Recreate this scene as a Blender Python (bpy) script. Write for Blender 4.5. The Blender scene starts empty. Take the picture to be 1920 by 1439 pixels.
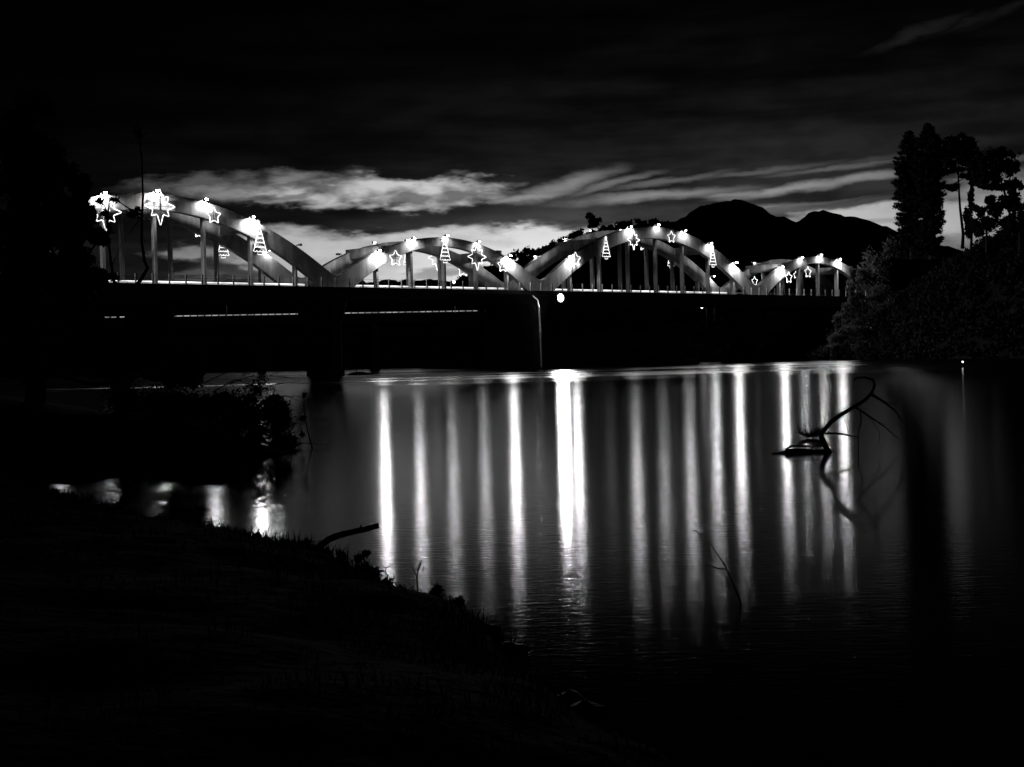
import bpy, math, random
import numpy as np
from mathutils import Vector, Matrix

rng = np.random.default_rng(7)
random.seed(7)
scene = bpy.context.scene
col = scene.collection
PI = math.pi

# ------------------------------------------------------------------ camera
FPX, PITCH, ROLL, CAMH = 2750.0, 0.0173557, 0.0261858, 1.57
cam_d = bpy.data.cameras.new('camera')
cam_d.sensor_width = 36.0
cam_d.lens = FPX / 1920 * 36.0
cam_d.clip_start = 0.05
cam_d.clip_end = 12000
cam = bpy.data.objects.new('camera', cam_d)
col.objects.link(cam)
CAMROT = Matrix.Rotation(PI / 2 - PITCH, 4, 'X') @ Matrix.Rotation(-ROLL, 4, 'Z')
cam.matrix_world = Matrix.Translation((0, 0, CAMH)) @ CAMROT
scene.camera = cam

def ray(px, py):
    return (CAMROT.to_3x3() @ Vector(((px - 960) / FPX, -(py - 719.5) / FPX, -1))).normalized()
def on_z(px, py, z=0.0):
    d = ray(px, py); t = (z - CAMH) / d.z
    return Vector((0, 0, CAMH)) + d * t
def at_y(px, py, Y):
    d = ray(px, py)
    return Vector((0, 0, CAMH)) + d * (Y / d.y)

# ------------------------------------------------------------------ dusk sky and sun
SUN_EL, SUN_AZ = math.radians(1.2), math.radians(2.0)     # azimuth clockwise from +Y
SKY_GAIN = 0.08
world = bpy.data.worlds.new('World')
scene.world = world
world.use_nodes = True
NT = world.node_tree
NT.nodes.clear()
def N(t, **k):
    n = NT.nodes.new(t)
    for a, b in k.items(): setattr(n, a, b)
    return n
def L(a, b): NT.links.new(a, b)
def M(op, a, b=None, c=None, clamp=False):
    n = N('ShaderNodeMath', operation=op, use_clamp=clamp)
    for i, v in enumerate((a, b, c)):
        if v is None: continue
        if isinstance(v, (int, float)): n.inputs[i].default_value = v
        else: L(v, n.inputs[i])
    return n.outputs[0]
def smooth(v, a, b, lo=0.0, hi=1.0):
    n = N('ShaderNodeMapRange', interpolation_type='SMOOTHSTEP')
    n.inputs[1].default_value, n.inputs[2].default_value = a, b
    n.inputs[3].default_value, n.inputs[4].default_value = lo, hi
    L(v, n.inputs[0]); return n.outputs[0]
tc = N('ShaderNodeTexCoord')
sep = N('ShaderNodeSeparateXYZ'); L(tc.outputs['Generated'], sep.inputs[0])
dx, dy, dz = sep.outputs
azim = M('ARCTAN2', dx, dy)
elev = M('ARCSINE', dz)
# cloud noise lives on the sky dome, flattened towards the horizon
mp = N('ShaderNodeMapping'); mp.inputs['Scale'].default_value = (9, 9, 30)
mp.inputs['Rotation'].default_value = (0, math.radians(-4), 0)
L(tc.outputs['Generated'], mp.inputs[0])
nz = N('ShaderNodeTexNoise'); nz.inputs['Scale'].default_value = 2.2; nz.inputs['Detail'].default_value = 4.5
nz.inputs['Roughness'].default_value = 0.58
L(mp.outputs[0], nz.inputs['Vector'])
nz2 = N('ShaderNodeTexNoise'); nz2.inputs['Scale'].default_value = 0.9; nz2.inputs['Detail'].default_value = 5
L(mp.outputs[0], nz2.inputs['Vector'])
comb = N('ShaderNodeCombineXYZ'); L(azim, comb.inputs[0]); L(elev, comb.inputs[1])
off = N('ShaderNodeVectorMath', operation='SUBTRACT'); L(nz.outputs['Color'], off.inputs[0]); off.inputs[1].default_value = (.5, .5, .5)
off2 = N('ShaderNodeVectorMath', operation='MULTIPLY'); L(off.outputs[0], off2.inputs[0]); off2.inputs[1].default_value = (.075, .032, 0)
warp = N('ShaderNodeVectorMath', operation='ADD'); L(comb.outputs[0], warp.inputs[0]); L(off2.outputs[0], warp.inputs[1])
warp_s = N('ShaderNodeVectorMath', operation='ADD'); L(comb.outputs[0], warp_s.inputs[0])
off3 = N('ShaderNodeVectorMath', operation='MULTIPLY'); L(off.outputs[0], off3.inputs[0]); off3.inputs[1].default_value = (.05, .010, 0)
L(off3.outputs[0], warp_s.inputs[1])
def ell(px, py, rx, ry, tilt, wgt, soft=0.5, wv=None):
    """soft tilted ellipse on the dome; tilt in degrees, up to the right"""
    d = ray(px, py)
    n = N('ShaderNodeMapping', vector_type='TEXTURE')
    n.inputs['Location'].default_value = (math.atan2(d.x, d.y), math.asin(d.z), 0)
    n.inputs['Rotation'].default_value = (0, 0, math.radians(tilt) - ROLL)
    n.inputs['Scale'].default_value = (rx / FPX, ry / FPX, 1)
    L((wv or warp).outputs[0], n.inputs[0])
    ln = N('ShaderNodeVectorMath', operation='LENGTH'); L(n.outputs[0], ln.inputs[0])
    return smooth(ln.outputs['Value'], 1 - soft, 1 + soft, wgt, 0.0)
def st(*a): return ell(*a, wv=warp_s)
def union(vals):
    o = vals[0]
    for v in vals[1:]: o = M('MAXIMUM', o, v)
    return o
mp2 = N('ShaderNodeMapping'); mp2.inputs['Scale'].default_value = (22, 22, 60); L(tc.outputs['Generated'], mp2.inputs[0])
puff = N('ShaderNodeTexNoise'); puff.inputs['Scale'].default_value = 1.3; puff.inputs['Detail'].default_value = 4; L(mp2.outputs[0], puff.inputs['Vector'])
puffs = smooth(puff.outputs['Fac'], .33, .56, .28, 1.05)
# ragged break in the high bank of cloud
high = union([ell(690, 363, 215, 22, -1, 1.0, .45), ell(470, 356, 140, 17, 6, .5, .8), ell(845, 354, 90, 19, 5, .95, .5), ell(560, 340, 110, 13, -2, .45, .8), ell(360, 346, 90, 10, 8, .24, .9)])
high = M('MULTIPLY', high, M('MULTIPLY', puffs, 1.0))
# clear band low over the horizon
low = union([ell(560, 470, 95, 36, -4, .85, .45), ell(770, 492, 330, 58, 0, .82, .25), ell(1035, 450, 125, 30, 5, .82, .35), ell(520, 455, 75, 18, -6, .8, .5),
    ell(350, 474, 60, 14, -4, .5, .7), ell(455, 512, 80, 9, 6, .4, .7), ell(1660, 424, 250, 44, 6, .92, .3), ell(1890, 400, 120, 60, 0, .75, .6)])
# thin slanting streaks
thin = union([st(1055, 350, 80, 13, 17, .34, .9), st(985, 372, 70, 6, 6, .36, .8), st(1240, 366, 130, 7, 4, .34, .9), st(1150, 346, 70, 6, 14, .22, .9), st(1260, 340, 90, 5, 8, .16, .9),
    st(1490, 352, 110, 7, 7, .5, .8), st(1620, 331, 90, 6, 7, .42, .8), st(1400, 362, 70, 5, 3, .34, .9), st(1590, 312, 100, 4, 5, .18, .9), st(1440, 320, 90, 4, 6, .13, .9), st(1650, 298, 70, 4, 6, .08, .9),
    st(1890, 300, 70, 5, 7, .18, .9), st(1560, 384, 120, 8, 6, .5, .7), st(1420, 392, 60, 6, 4, .35, .8), st(1905, 345, 40, 12, 4, .4, .8),
    st(1730, 62, 60, 8, 22, .035, .95), st(1800, 46, 40, 6, 22, .028, .95), st(1880, 18, 70, 8, 22, .022, .95), st(1330, 60, 200, 10, 8, .004, .95)])
gaps = M('MAXIMUM', M('MAXIMUM', high, low), thin)
clouds = union([ell(770, 410, 340, 22, 0, .97, .3), ell(1180, 404, 260, 16, 3, .8, .45), ell(420, 508, 130, 16, -3, .85, .5),
                ell(840, 513, 75, 7, 2, .55, .6), ell(545, 366, 50, 7, 2, .6, .6), st(1640, 372, 190, 9, 7, .8, .5),
                st(1480, 424, 60, 6, 8, .4, .7), st(1640, 418, 50, 4, 6, .3, .8), ell(320, 438, 130, 20, 0, .9, .5)])
# beyond the frame the same broken cloud goes on round the dome
other = M('MULTIPLY', smooth(nz2.outputs['Fac'], .56, .70), smooth(elev, .16, .02, 0, .55))
outside = smooth(M('ABSOLUTE', azim), .34, .5)
gap = M('MAXIMUM', gaps, M('MULTIPLY', other, outside))
gap = M('MULTIPLY', gap, M('SUBTRACT', 1.0, clouds))
gap = M('MULTIPLY', gap, smooth(nz.outputs['Fac'], .22, .6, .72, 1.08))
# light that the cloud deck itself passes on, falling with height
cl = M('POWER', 2.718, M('MULTIPLY', elev, -21.0))
cl = M('MULTIPLY', cl, .21)
mp3 = N('ShaderNodeMapping'); mp3.inputs['Scale'].default_value = (4, 4, 40); mp3.inputs['Rotation'].default_value = (0, math.radians(-7), 0)
L(tc.outputs['Generated'], mp3.inputs[0])
nz3 = N('ShaderNodeTexNoise'); nz3.inputs['Scale'].default_value = 1.5; nz3.inputs['Detail'].default_value = 3.5; L(mp3.outputs[0], nz3.inputs['Vector'])
cl = M('MULTIPLY', cl, smooth(nz3.outputs['Fac'], .3, .72, .5, 1.9))
cl = M('MULTIPLY', cl, smooth(puff.outputs['Fac'], .3, .65, .75, 1.2))
cl = M('MULTIPLY', cl, smooth(azim, -.36, .34, .28, 2.0))
cl = M('ADD', cl, .0008)
mask = M('MULTIPLY', M('ADD', cl, gap), smooth(dy, -.2, .7, .08, 1.0))   # dusk: the glow lies on the sunset side
sky = N('ShaderNodeTexSky', sky_type='NISHITA')
sky.sun_disc = False
sky.sun_elevation = SUN_EL
sky.sun_rotation = SUN_AZ
sky.air_density = 1.0; sky.dust_density = 1.0; sky.ozone_density = 1.0
bw = N('ShaderNodeRGBToBW'); L(sky.outputs[0], bw.inputs[0])
val = M('MULTIPLY', bw.outputs[0], mask)
bg = N('ShaderNodeBackground'); bg.inputs['Strength'].default_value = SKY_GAIN
L(val, bg.inputs['Color'])
wo = N('ShaderNodeOutputWorld'); L(bg.outputs[0], wo.inputs[0])

sun_d = bpy.data.lights.new('sun', 'SUN')
sun_d.energy = 0.01; sun_d.angle = math.radians(10)
sun = bpy.data.objects.new('sun', sun_d); col.objects.link(sun)
sd = Vector((math.sin(SUN_AZ) * math.cos(SUN_EL), math.cos(SUN_AZ) * math.cos(SUN_EL), math.sin(SUN_EL)))
sun.rotation_euler = (-sd).to_track_quat('-Z', 'Y').to_euler()

vs = scene.view_settings
vs.view_transform = 'Standard'; vs.look = 'None'; vs.exposure = 0.0; vs.gamma = 1.0; vs.use_curve_mapping = False
scene.render.engine = 'CYCLES'
scene.cycles.use_denoising = True
scene.cycles.max_bounces = 5
scene.cycles.sample_clamp_indirect = 4.0
scene.cycles.caustics_reflective = False

# ------------------------------------------------------------------ materials (the photograph is black and white)
def mat(name, v, rough=.85, noise=0, nscale=3.0, bump=0, bscale=12.0, trans=0, streak=False, spec=.3):
    m = bpy.data.materials.new(name); m.use_nodes = True
    t = m.node_tree; b = t.nodes['Principled BSDF']
    b.inputs['Base Color'].default_value = (v, v, v, 1)
    b.inputs['Roughness'].default_value = rough
    b.inputs['Specular IOR Level'].default_value = spec
    if noise or bump:
        g = t.nodes.new('ShaderNodeTexCoord'); mpp = t.nodes.new('ShaderNodeMapping')
        mpp.inputs['Scale'].default_value = (1, 1, .25) if streak else (1, 1, 1)
        t.links.new(g.outputs['Object'], mpp.inputs[0])
    if noise:
        n = t.nodes.new('ShaderNodeTexNoise'); n.inputs['Scale'].default_value = nscale; n.inputs['Detail'].default_value = 8
        n.inputs['Roughness'].default_value = .65
        t.links.new(mpp.outputs[0], n.inputs['Vector'])
        r = t.nodes.new('ShaderNodeValToRGB')
        lo, hi = v * (1 - noise), min(1, v * (1 + noise))
        r.color_ramp.elements[0].position = .32; r.color_ramp.elements[1].position = .68
        r.color_ramp.elements[0].color = (lo, lo, lo, 1); r.color_ramp.elements[1].color = (hi, hi, hi, 1)
        t.links.new(n.outputs['Fac'], r.inputs[0]); t.links.new(r.outputs[0], b.inputs['Base Color'])
    if bump:
        n = t.nodes.new('ShaderNodeTexNoise'); n.inputs['Scale'].default_value = bscale; n.inputs['Detail'].default_value = 6
        t.links.new(mpp.outputs[0], n.inputs['Vector'])
        bp = t.nodes.new('ShaderNodeBump'); bp.inputs['Strength'].default_value = bump; bp.inputs['Distance'].default_value = .05
        t.links.new(n.outputs['Fac'], bp.inputs['Height']); t.links.new(bp.outputs[0], b.inputs['Normal'])
    if trans:
        tr = t.nodes.new('ShaderNodeBsdfTranslucent'); tr.inputs[0].default_value = (v, v, v, 1)
        mx = t.nodes.new('ShaderNodeMixShader'); mx.inputs[0].default_value = trans
        t.links.new(b.outputs[0], mx.inputs[1]); t.links.new(tr.outputs[0], mx.inputs[2])
        t.links.new(mx.outputs[0], t.nodes['Material Output'].inputs[0])
    return m
def emat(name, strength, v=1.0):
    m = bpy.data.materials.new(name); m.use_nodes = True
    b = m.node_tree.nodes['Principled BSDF']
    b.inputs['Base Color'].default_value = (.8, .8, .8, 1)
    b.inputs['Emission Color'].default_value = (v, v, v, 1)
    b.inputs['Emission Strength'].default_value = strength
    return m
def glow_glass(name, strength):
    m = bpy.data.materials.new(name); m.use_nodes = True
    t = m.node_tree; t.nodes.clear()
    a = t.nodes.new('ShaderNodeBsdfTransparent'); b = t.nodes.new('ShaderNodeEmission'); b.inputs[1].default_value = strength
    c = t.nodes.new('ShaderNodeAddShader'); o = t.nodes.new('ShaderNodeOutputMaterial')
    t.links.new(a.outputs[0], c.inputs[0]); t.links.new(b.outputs[0], c.inputs[1]); t.links.new(c.outputs[0], o.inputs[0])
    m.cycles.emission_sampling = 'NONE'
    return m
MT = dict(
    concrete=mat('weathered_concrete', .32, .88, .5, 1.1, .5, 9, streak=True),
    deck=mat('stained_deck_concrete', .16, .9, .4, .7, .4, 8),
    asphalt=mat('asphalt', .05, .9, .3, 4, .3, 40),
    rail=mat('pale_rail_paint', .5, .5, .25, 5),
    galv=mat('galvanised_steel', .35, .45, .2, 8),
    lamp=mat('lamp_housing_paint', .18, .5, .2, 10),
    pipe=mat('pale_pipe', .6, .5, .2, 6),
    bark=mat('dark_bark', .045, .95, .4, 14, .8, 30),
    wood=mat('wet_dead_wood', .03, .7, .4, 20, .7, 40),
    leaf=mat('dark_leaf', .04, .7, trans=.3, spec=0.02),
    bush_leaf=mat('bush_leaf', .12, .65, trans=.4),
    needle=mat('conifer_needle', .035, .8, spec=0.02),
    grass=mat('grass_blade', .03, .7, trans=.25, spec=0.02),
    soil=mat('bank_soil', .02, .95, .5, 2, .8, 6, spec=0.02),
    hill=mat('wooded_hill', .03, 1.0, .5, .02, 0, spec=0.02),
    stone=mat('wet_stone', .06, .55, .4, 5, .5, 8),
    metal=mat('dark_metal', .08, .5),
    lamp_glass=glow_glass('lit_lamp_glass', 6), flood_glass=emat('lit_flood_glass', 6),
    dull_glass=mat('unlit_lamp_glass', .3, .3),
    rope=emat('rope_light', 2.6), trail=emat('car_trail', 2.2), trail_dim=emat('car_trail_dim', .55),  # second and third: glow of passing car lights, modelled as solid bars
    small_lamp=emat('small_lamp_glass', 6),
)
for k_, lo_, hi_, sc_ in (('rope', .9, 2.4, 1.3), ('trail', .9, 2.6, .45), ('trail_dim', .14, .5, .35)):
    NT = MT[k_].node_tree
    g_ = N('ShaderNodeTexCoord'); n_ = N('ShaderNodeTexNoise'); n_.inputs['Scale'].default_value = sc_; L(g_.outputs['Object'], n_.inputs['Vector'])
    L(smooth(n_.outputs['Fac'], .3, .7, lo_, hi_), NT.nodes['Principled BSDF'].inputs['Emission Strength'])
for k_ in ('rope', 'trail', 'trail_dim', 'small_lamp', 'flood_glass'): MT[k_].cycles.emission_sampling = 'NONE'
# river: almost black below, glossy above, calm near the bank and ruffled further out
wm = bpy.data.materials.new('river_water'); wm.use_nodes = True
NT = wm.node_tree; NT.nodes.clear()
tcw = N('ShaderNodeTexCoord')
def noise_w(scale, sx, sy, detail=4, rough=.5):
    a = N('ShaderNodeMapping'); a.inputs['Scale'].default_value = (sx, sy, 1); L(tcw.outputs['Object'], a.inputs[0])
    n = N('ShaderNodeTexNoise'); n.inputs['Scale'].default_value = scale; n.inputs['Detail'].default_value = detail
    n.inputs['Roughness'].default_value = rough; L(a.outputs[0], n.inputs['Vector']); return n.outputs['Fac']
sepw = N('ShaderNodeSeparateXYZ'); L(tcw.outputs['Object'], sepw.inputs[0])
edge = M('ADD', sepw.outputs[1], M('MULTIPLY', M('SUBTRACT', noise_w(.03, 1, .6, 5, .7), .5), 70))
ruffle = smooth(edge, 88, 118)
patch = smooth(noise_w(.05, .5, 1.6, 4, .6), .4, .65)
rgh = M('ADD', M('ADD', .112, smooth(edge, 12, 70, 0, .04)), M('MULTIPLY', ruffle, M('ADD', .06, M('MULTIPLY', patch, .12))))
rgh = M('ADD', rgh, M('MULTIPLY', noise_w(.35, .35, 1.4, 3), .03))
rip = M('ADD', M('MULTIPLY', noise_w(7.0, .7, 2.0, 4, .6), .9), M('MULTIPLY', noise_w(.5, .5, 1.4, 3), .9))
bpw = N('ShaderNodeBump'); bpw.inputs['Strength'].default_value = .11; bpw.inputs['Distance'].default_value = .02
L(rip, bpw.inputs['Height'])
gl = N('ShaderNodeBsdfGlossy', distribution='BECKMANN'); gl.inputs['Color'].default_value = (.55, .55, .55, 1)   # even grey tint dims the reflections
L(rgh, gl.inputs['Roughness']); L(bpw.outputs[0], gl.inputs['Normal'])
df = N('ShaderNodeBsdfDiffuse'); df.inputs['Color'].default_value = (.008, .008, .008, 1)
fr = N('ShaderNodeFresnel'); fr.inputs['IOR'].default_value = 1.333; L(bpw.outputs[0], fr.inputs['Normal'])
mx = N('ShaderNodeMixShader'); L(fr.outputs[0], mx.inputs[0]); L(df.outputs[0], mx.inputs[1]); L(gl.outputs[0], mx.inputs[2])
ow = N('ShaderNodeOutputMaterial'); L(mx.outputs[0], ow.inputs[0])
MT['water'] = wm

# ------------------------------------------------------------------ mesh helpers
class MB:
    def __init__(s): s.v = []; s.f = []
    def add(s, vs_, fs):
        o = len(s.v); s.v += [tuple(p) for p in vs_]; s.f += [tuple(i + o for i in f) for f in fs]
        return s
    def box(s, x0, x1, y0, y1, z0, z1):
        return s.add([(x0, y0, z0), (x1, y0, z0), (x1, y1, z0), (x0, y1, z0), (x0, y0, z1), (x1, y0, z1), (x1, y1, z1), (x0, y1, z1)],
                     [(3, 2, 1, 0), (4, 5, 6, 7), (0, 1, 5, 4), (1, 2, 6, 5), (2, 3, 7, 6), (3, 0, 4, 7)])
    def tube(s, pts, r, n=6, closed=False):
        pts = [Vector(p) for p in pts]; k = len(pts)
        rs = r if isinstance(r, (list, tuple)) else [r] * k
        ref = Vector((0, 0, 1)); rings = []
        for i in range(k):
            a = pts[i - 1] if (i > 0 or closed) else pts[i]
            b = pts[(i + 1) % k] if (i < k - 1 or closed) else pts[i]
            d = (b - a); d = d.normalized() if d.length > 1e-9 else Vector((0, 0, 1))
            if abs(d.dot(ref)) > .96: ref = Vector((1, .1, .1)).normalized()
            e1 = d.cross(ref).normalized(); e2 = d.cross(e1).normalized()
            rings.append([pts[i] + (e1 * math.cos(2 * PI * j / n) + e2 * math.sin(2 * PI * j / n)) * rs[i] for j in range(n)])
        vs_ = [p for rg in rings for p in rg]; fs = []
        for i in range(k if closed else k - 1):
            i2 = (i + 1) % k
            for j in range(n):
                j2 = (j + 1) % n
                fs.append((i * n + j, i2 * n + j, i2 * n + j2, i * n + j2))
        if not closed:
            fs.append(tuple(range(n))); fs.append(tuple((k - 1) * n + j for j in reversed(range(n))))
        return s.add(vs_, fs)
    def ellipsoid(s, c, rx, ry, rz, nu=12, nv=7):
        vs_ = []; fs = []
        for i in range(nv + 1):
            t = -PI / 2 + PI * i / nv
            for j in range(nu):
                a = 2 * PI * j / nu
                vs_.append((c[0] + rx * math.cos(t) * math.cos(a), c[1] + ry * math.cos(t) * math.sin(a), c[2] + rz * math.sin(t)))
        for i in range(nv):
            for j in range(nu):
                j2 = (j + 1) % nu; fs.append((i * nu + j, i * nu + j2, (i + 1) * nu + j2, (i + 1) * nu + j))
        return s.add(vs_, fs)
    def mesh(s, name, m, smooth_=False):
        me = bpy.data.meshes.new(name); me.from_pydata(s.v, [], s.f); me.update()
        me.materials.append(MT[m])
        if smooth_: me.polygons.foreach_set('use_smooth', [True] * len(me.polygons))
        return me
    def build(s, name, m, parent=None, smooth_=False):
        return link(name, s.mesh(name, m, smooth_), parent)
def link(name, me, parent=None, loc=None, rot=None):
    o = bpy.data.objects.new(name, me); col.objects.link(o)
    if parent is not None: o.parent = parent
    if loc is not None: o.location = loc
    if rot is not None: o.rotation_euler = rot
    return o
def tag(o, label=None, cat=None, group=None, kind=None):
    if label: o['label'] = label
    if cat: o['category'] = cat
    if group: o['group'] = group
    if kind: o['kind'] = kind
    return o
def empty(name, loc=(0, 0, 0), rot=(0, 0, 0), parent=None):
    o = bpy.data.objects.new(name, None); col.objects.link(o)
    o.empty_display_size = .3; o.location = loc; o.rotation_euler = rot
    if parent is not None: o.parent = parent
    return o
def quads(name, centers, size, m, parent=None, elong=1.6, flat=0.0, up=None, kind=None):
    """many small randomly turned leaf faces as one mesh (leaf = bent pair of triangles)"""
    c = np.asarray(centers, float); n = len(c)
    a = rng.normal(size=(n, 3)); a[:, 2] *= (1 - flat); a /= np.linalg.norm(a, axis=1)[:, None]
    b = rng.normal(size=(n, 3)); b -= (b * a).sum(1)[:, None] * a; b /= np.linalg.norm(b, axis=1)[:, None]
    sz = (np.asarray(size) if np.ndim(size) else np.full(n, size)) * rng.uniform(.6, 1.35, n)
    A = a * (sz * elong / 2)[:, None]; B = b * (sz / 2)[:, None]
    v = np.stack([c - A, c + B * .9, c + A, c - B * .9], 1).reshape(-1, 3)
    me = bpy.data.meshes.new(name)
    me.vertices.add(4 * n); me.vertices.foreach_set('co', v.ravel())
    me.loops.add(4 * n); me.loops.foreach_set('vertex_index', np.arange(4 * n))
    me.polygons.add(n); me.polygons.foreach_set('loop_start', np.arange(0, 4 * n, 4)); me.polygons.foreach_set('loop_total', np.full(n, 4))
    me.update(calc_edges=True); me.materials.append(MT[m])
    o = link(name, me, parent)
    if kind: o['kind'] = kind
    return o
def clump(center, rad, n, squash=(1, 1, 1), shell=.55):
    d = rng.normal(size=(n, 3)); d /= np.linalg.norm(d, axis=1)[:, None]
    r = rad * (shell + (1 - shell) * rng.random(n)) * (rng.random(n) ** .35)
    return np.asarray(center) + d * r[:, None] * np.asarray(squash)
def vnoise(x, y, s, seed=0):
    """smooth value noise for terrain"""
    x = np.asarray(x, float) / s; y = np.asarray(y, float) / s
    xi = np.floor(x).astype(int); yi = np.floor(y).astype(int); fx = x - xi; fy = y - yi
    fx = fx * fx * (3 - 2 * fx); fy = fy * fy * (3 - 2 * fy)
    def h(i, j):
        k = (i * 374761393 + j * 668265263 + seed * 1442695041) & 0x7fffffff
        k = ((k ^ (k >> 13)) * 1274126177) & 0x7fffffff
        return ((k ^ (k >> 16)) & 0xffff) / 65535.0
    return (h(xi, yi) * (1 - fx) + h(xi + 1, yi) * fx) * (1 - fy) + (h(xi, yi + 1) * (1 - fx) + h(xi + 1, yi + 1) * fx) * fy - .5
def grid_mesh(name, X, Y, Z, m):
    nr, nc = X.shape
    v = np.stack([X, Y, Z], -1).reshape(-1, 3)
    f = [(i * nc + j, i * nc + j + 1, (i + 1) * nc + j + 1, (i + 1) * nc + j) for i in range(nr - 1) for j in range(nc - 1)]
    me = bpy.data.meshes.new(name); me.from_pydata(v.tolist(), [], f); me.update(); me.materials.append(MT[m])
    me.polygons.foreach_set('use_smooth', [True] * len(me.polygons))
    return link(name, me)

# ------------------------------------------------------------------ setting: river, banks, hills
S = 4000
tag(MB().add([(-S, -60, 0), (S, -60, 0), (S, S, 0), (-S, S, 0)], [(0, 1, 2, 3)]).build('river', 'water'), kind='structure')
tag(MB().add([(-6000, -200, -2.5), (6000, -200, -2.5), (6000, 9000, -2.5), (-6000, 9000, -2.5)], [(0, 1, 2, 3)]).build('ground', 'soil'), kind='structure')

def shore(pts): return [on_z(x, y, 0.0) for x, y in pts]
def seg_dist(P, poly):
    """distance of points P (n,2) to a polyline"""
    best = np.full(len(P), 1e9)
    for a, b in zip(poly[:-1], poly[1:]):
        a = np.array(a[:2]); b = np.array(b[:2]); ab = b - a
        t = np.clip(((P - a) @ ab) / max(ab @ ab, 1e-9), 0, 1)
        best = np.minimum(best, np.linalg.norm(P - (a + t[:, None] * ab), axis=1))
    return best
def inside(P, poly):
    x, y = P[:, 0], P[:, 1]; r = np.zeros(len(P), bool); n = len(poly)
    for i in range(n):
        x1, y1 = poly[i][:2]; x2, y2 = poly[(i + 1) % n][:2]
        c = ((y1 > y) != (y2 > y)) & (x < (x2 - x1) * (y - y1) / ((y2 - y1) or 1e-9) + x1); r ^= c
    return r
def bank(name, edge, back, x0, x1, y0, y1, step, hfun, m='soil'):
    poly = [tuple(p[:2]) for p in edge] + back
    xs = np.arange(x0, x1 + step, step); ys = np.arange(y0, y1 + step, step)
    X, Y = np.meshgrid(xs, ys); P = np.stack([X.ravel(), Y.ravel()], 1)
    d = seg_dist(P, [tuple(p[:2]) for p in edge]); d = np.where(inside(P, poly), d, -d)
    Z = hfun(d, P[:, 0], P[:, 1]).reshape(X.shape)
    keep = (d > -4 * step).reshape(X.shape)
    nr, nc = X.shape
    f = [(i * nc + j, i * nc + j + 1, (i + 1) * nc + j + 1, (i + 1) * nc + j) for i in range(nr - 1) for j in range(nc - 1) if keep[i, j] or keep[i + 1, j + 1]]
    me = bpy.data.meshes.new(name); me.from_pydata(np.stack([X, Y, Z], -1).reshape(-1, 3).tolist(), [], f); me.update(); me.materials.append(MT[m])
    me.polygons.foreach_set('use_smooth', [True] * len(me.polygons))
    o = tag(link(name, me), kind='structure')
    return lambda x, y: float(hfun(np.where(inside(np.array([[x, y]]), poly), 1, -1) * seg_dist(np.array([[x, y]]), [tuple(p[:2]) for p in edge]), np.array([x]), np.array([y]))[0])

near_edge = shore([(0, 900), (120, 935), (230, 966), (330, 985), (430, 1000), (500, 1018), (600, 1040), (680, 1072), (740, 1112), (800, 1128), (870, 1145), (915, 1190), (970, 1232), (1010, 1280), (1060, 1315), (1110, 1352), (1230, 1400), (1330, 1470), (1500, 1700)])
def h_near(d, x, y):
    return np.where(d < 0, d * .5, .34 * (1 - np.exp(-d / .9)) + .035 * d.clip(0, 6)) + np.where(d > 0, 1, .3) * (vnoise(x, y, .8, 3) * .09 + vnoise(x, y, .25, 4) * .05)
near_h = bank('near_bank', near_edge, [(3, -3), (-14, -3), (-14, near_edge[0].y)], -14, 3, -3, 24, .14, h_near)

left_edge = shore([(640, 842), (560, 851), (500, 856), (440, 862), (330, 868), (150, 880), (-150, 885)])
lb = [(-40, left_edge[-1].y), (-150, 130), (-150, 300), (-70, 160), (-40, 90), (-13, 38), (-6.6, 29)]
left_poly_edge = [Vector((-6.6, 30, 0)), Vector((-5.2, 27.3, 0))] + left_edge[1:]
left_full = [Vector((-120, 260, 0)), Vector((-66, 140, 0)), Vector((-38, 88, 0)), Vector((-15, 45, 0)), Vector((-8.5, 34, 0))] + left_poly_edge
def h_left(d, x, y):
    return np.where(d < 0, d * .4, .75 * (1 - np.exp(-d / 1.6)) + .10 * d.clip(0, 40)) + np.where(d > 0, 1, .2) * (vnoise(x, y, 2.2, 5) * .3 + vnoise(x, y, .6, 6) * .12)
left_h = bank('left_bank', left_full, [(-40, left_edge[-1].y), (-150, 60), (-150, 260)], -60, -3, 20, 140, .7, h_left)

far_edge = [(-700, 420), (-300, 400), (-120, 380), (-30, 340), (-6, 305), (6, 280), (22, 266), (40, 254), (51, 241), (54, 226), (57, 202), (61, 168), (70, 136), (92, 112), (140, 96), (260, 84)]
far_edge = [Vector((a, b, 0)) for a, b in far_edge]
def h_far(d, x, y):
    base = np.where(d < 0, d * .3, 7.0 * (1 - np.exp(-d / 14)) + .04 * d.clip(0, 300))
    mound = 12.5 * np.exp(-(((x - 84) / 32) ** 2 + ((y - 205) / 45) ** 2)) * np.clip(d / 9, 0, 1)
    return base + mound + np.where(d > 0, 1, .1) * (vnoise(x, y, 22, 8) * 2.2 + vnoise(x, y, 7, 9) * .9) * np.clip(d / 8, .05, 1)
far_h = bank('far_bank', far_edge, [(700, 60), (700, 900), (-700, 900)], -700, 700, 60, 520, 6.0, h_far)

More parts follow.
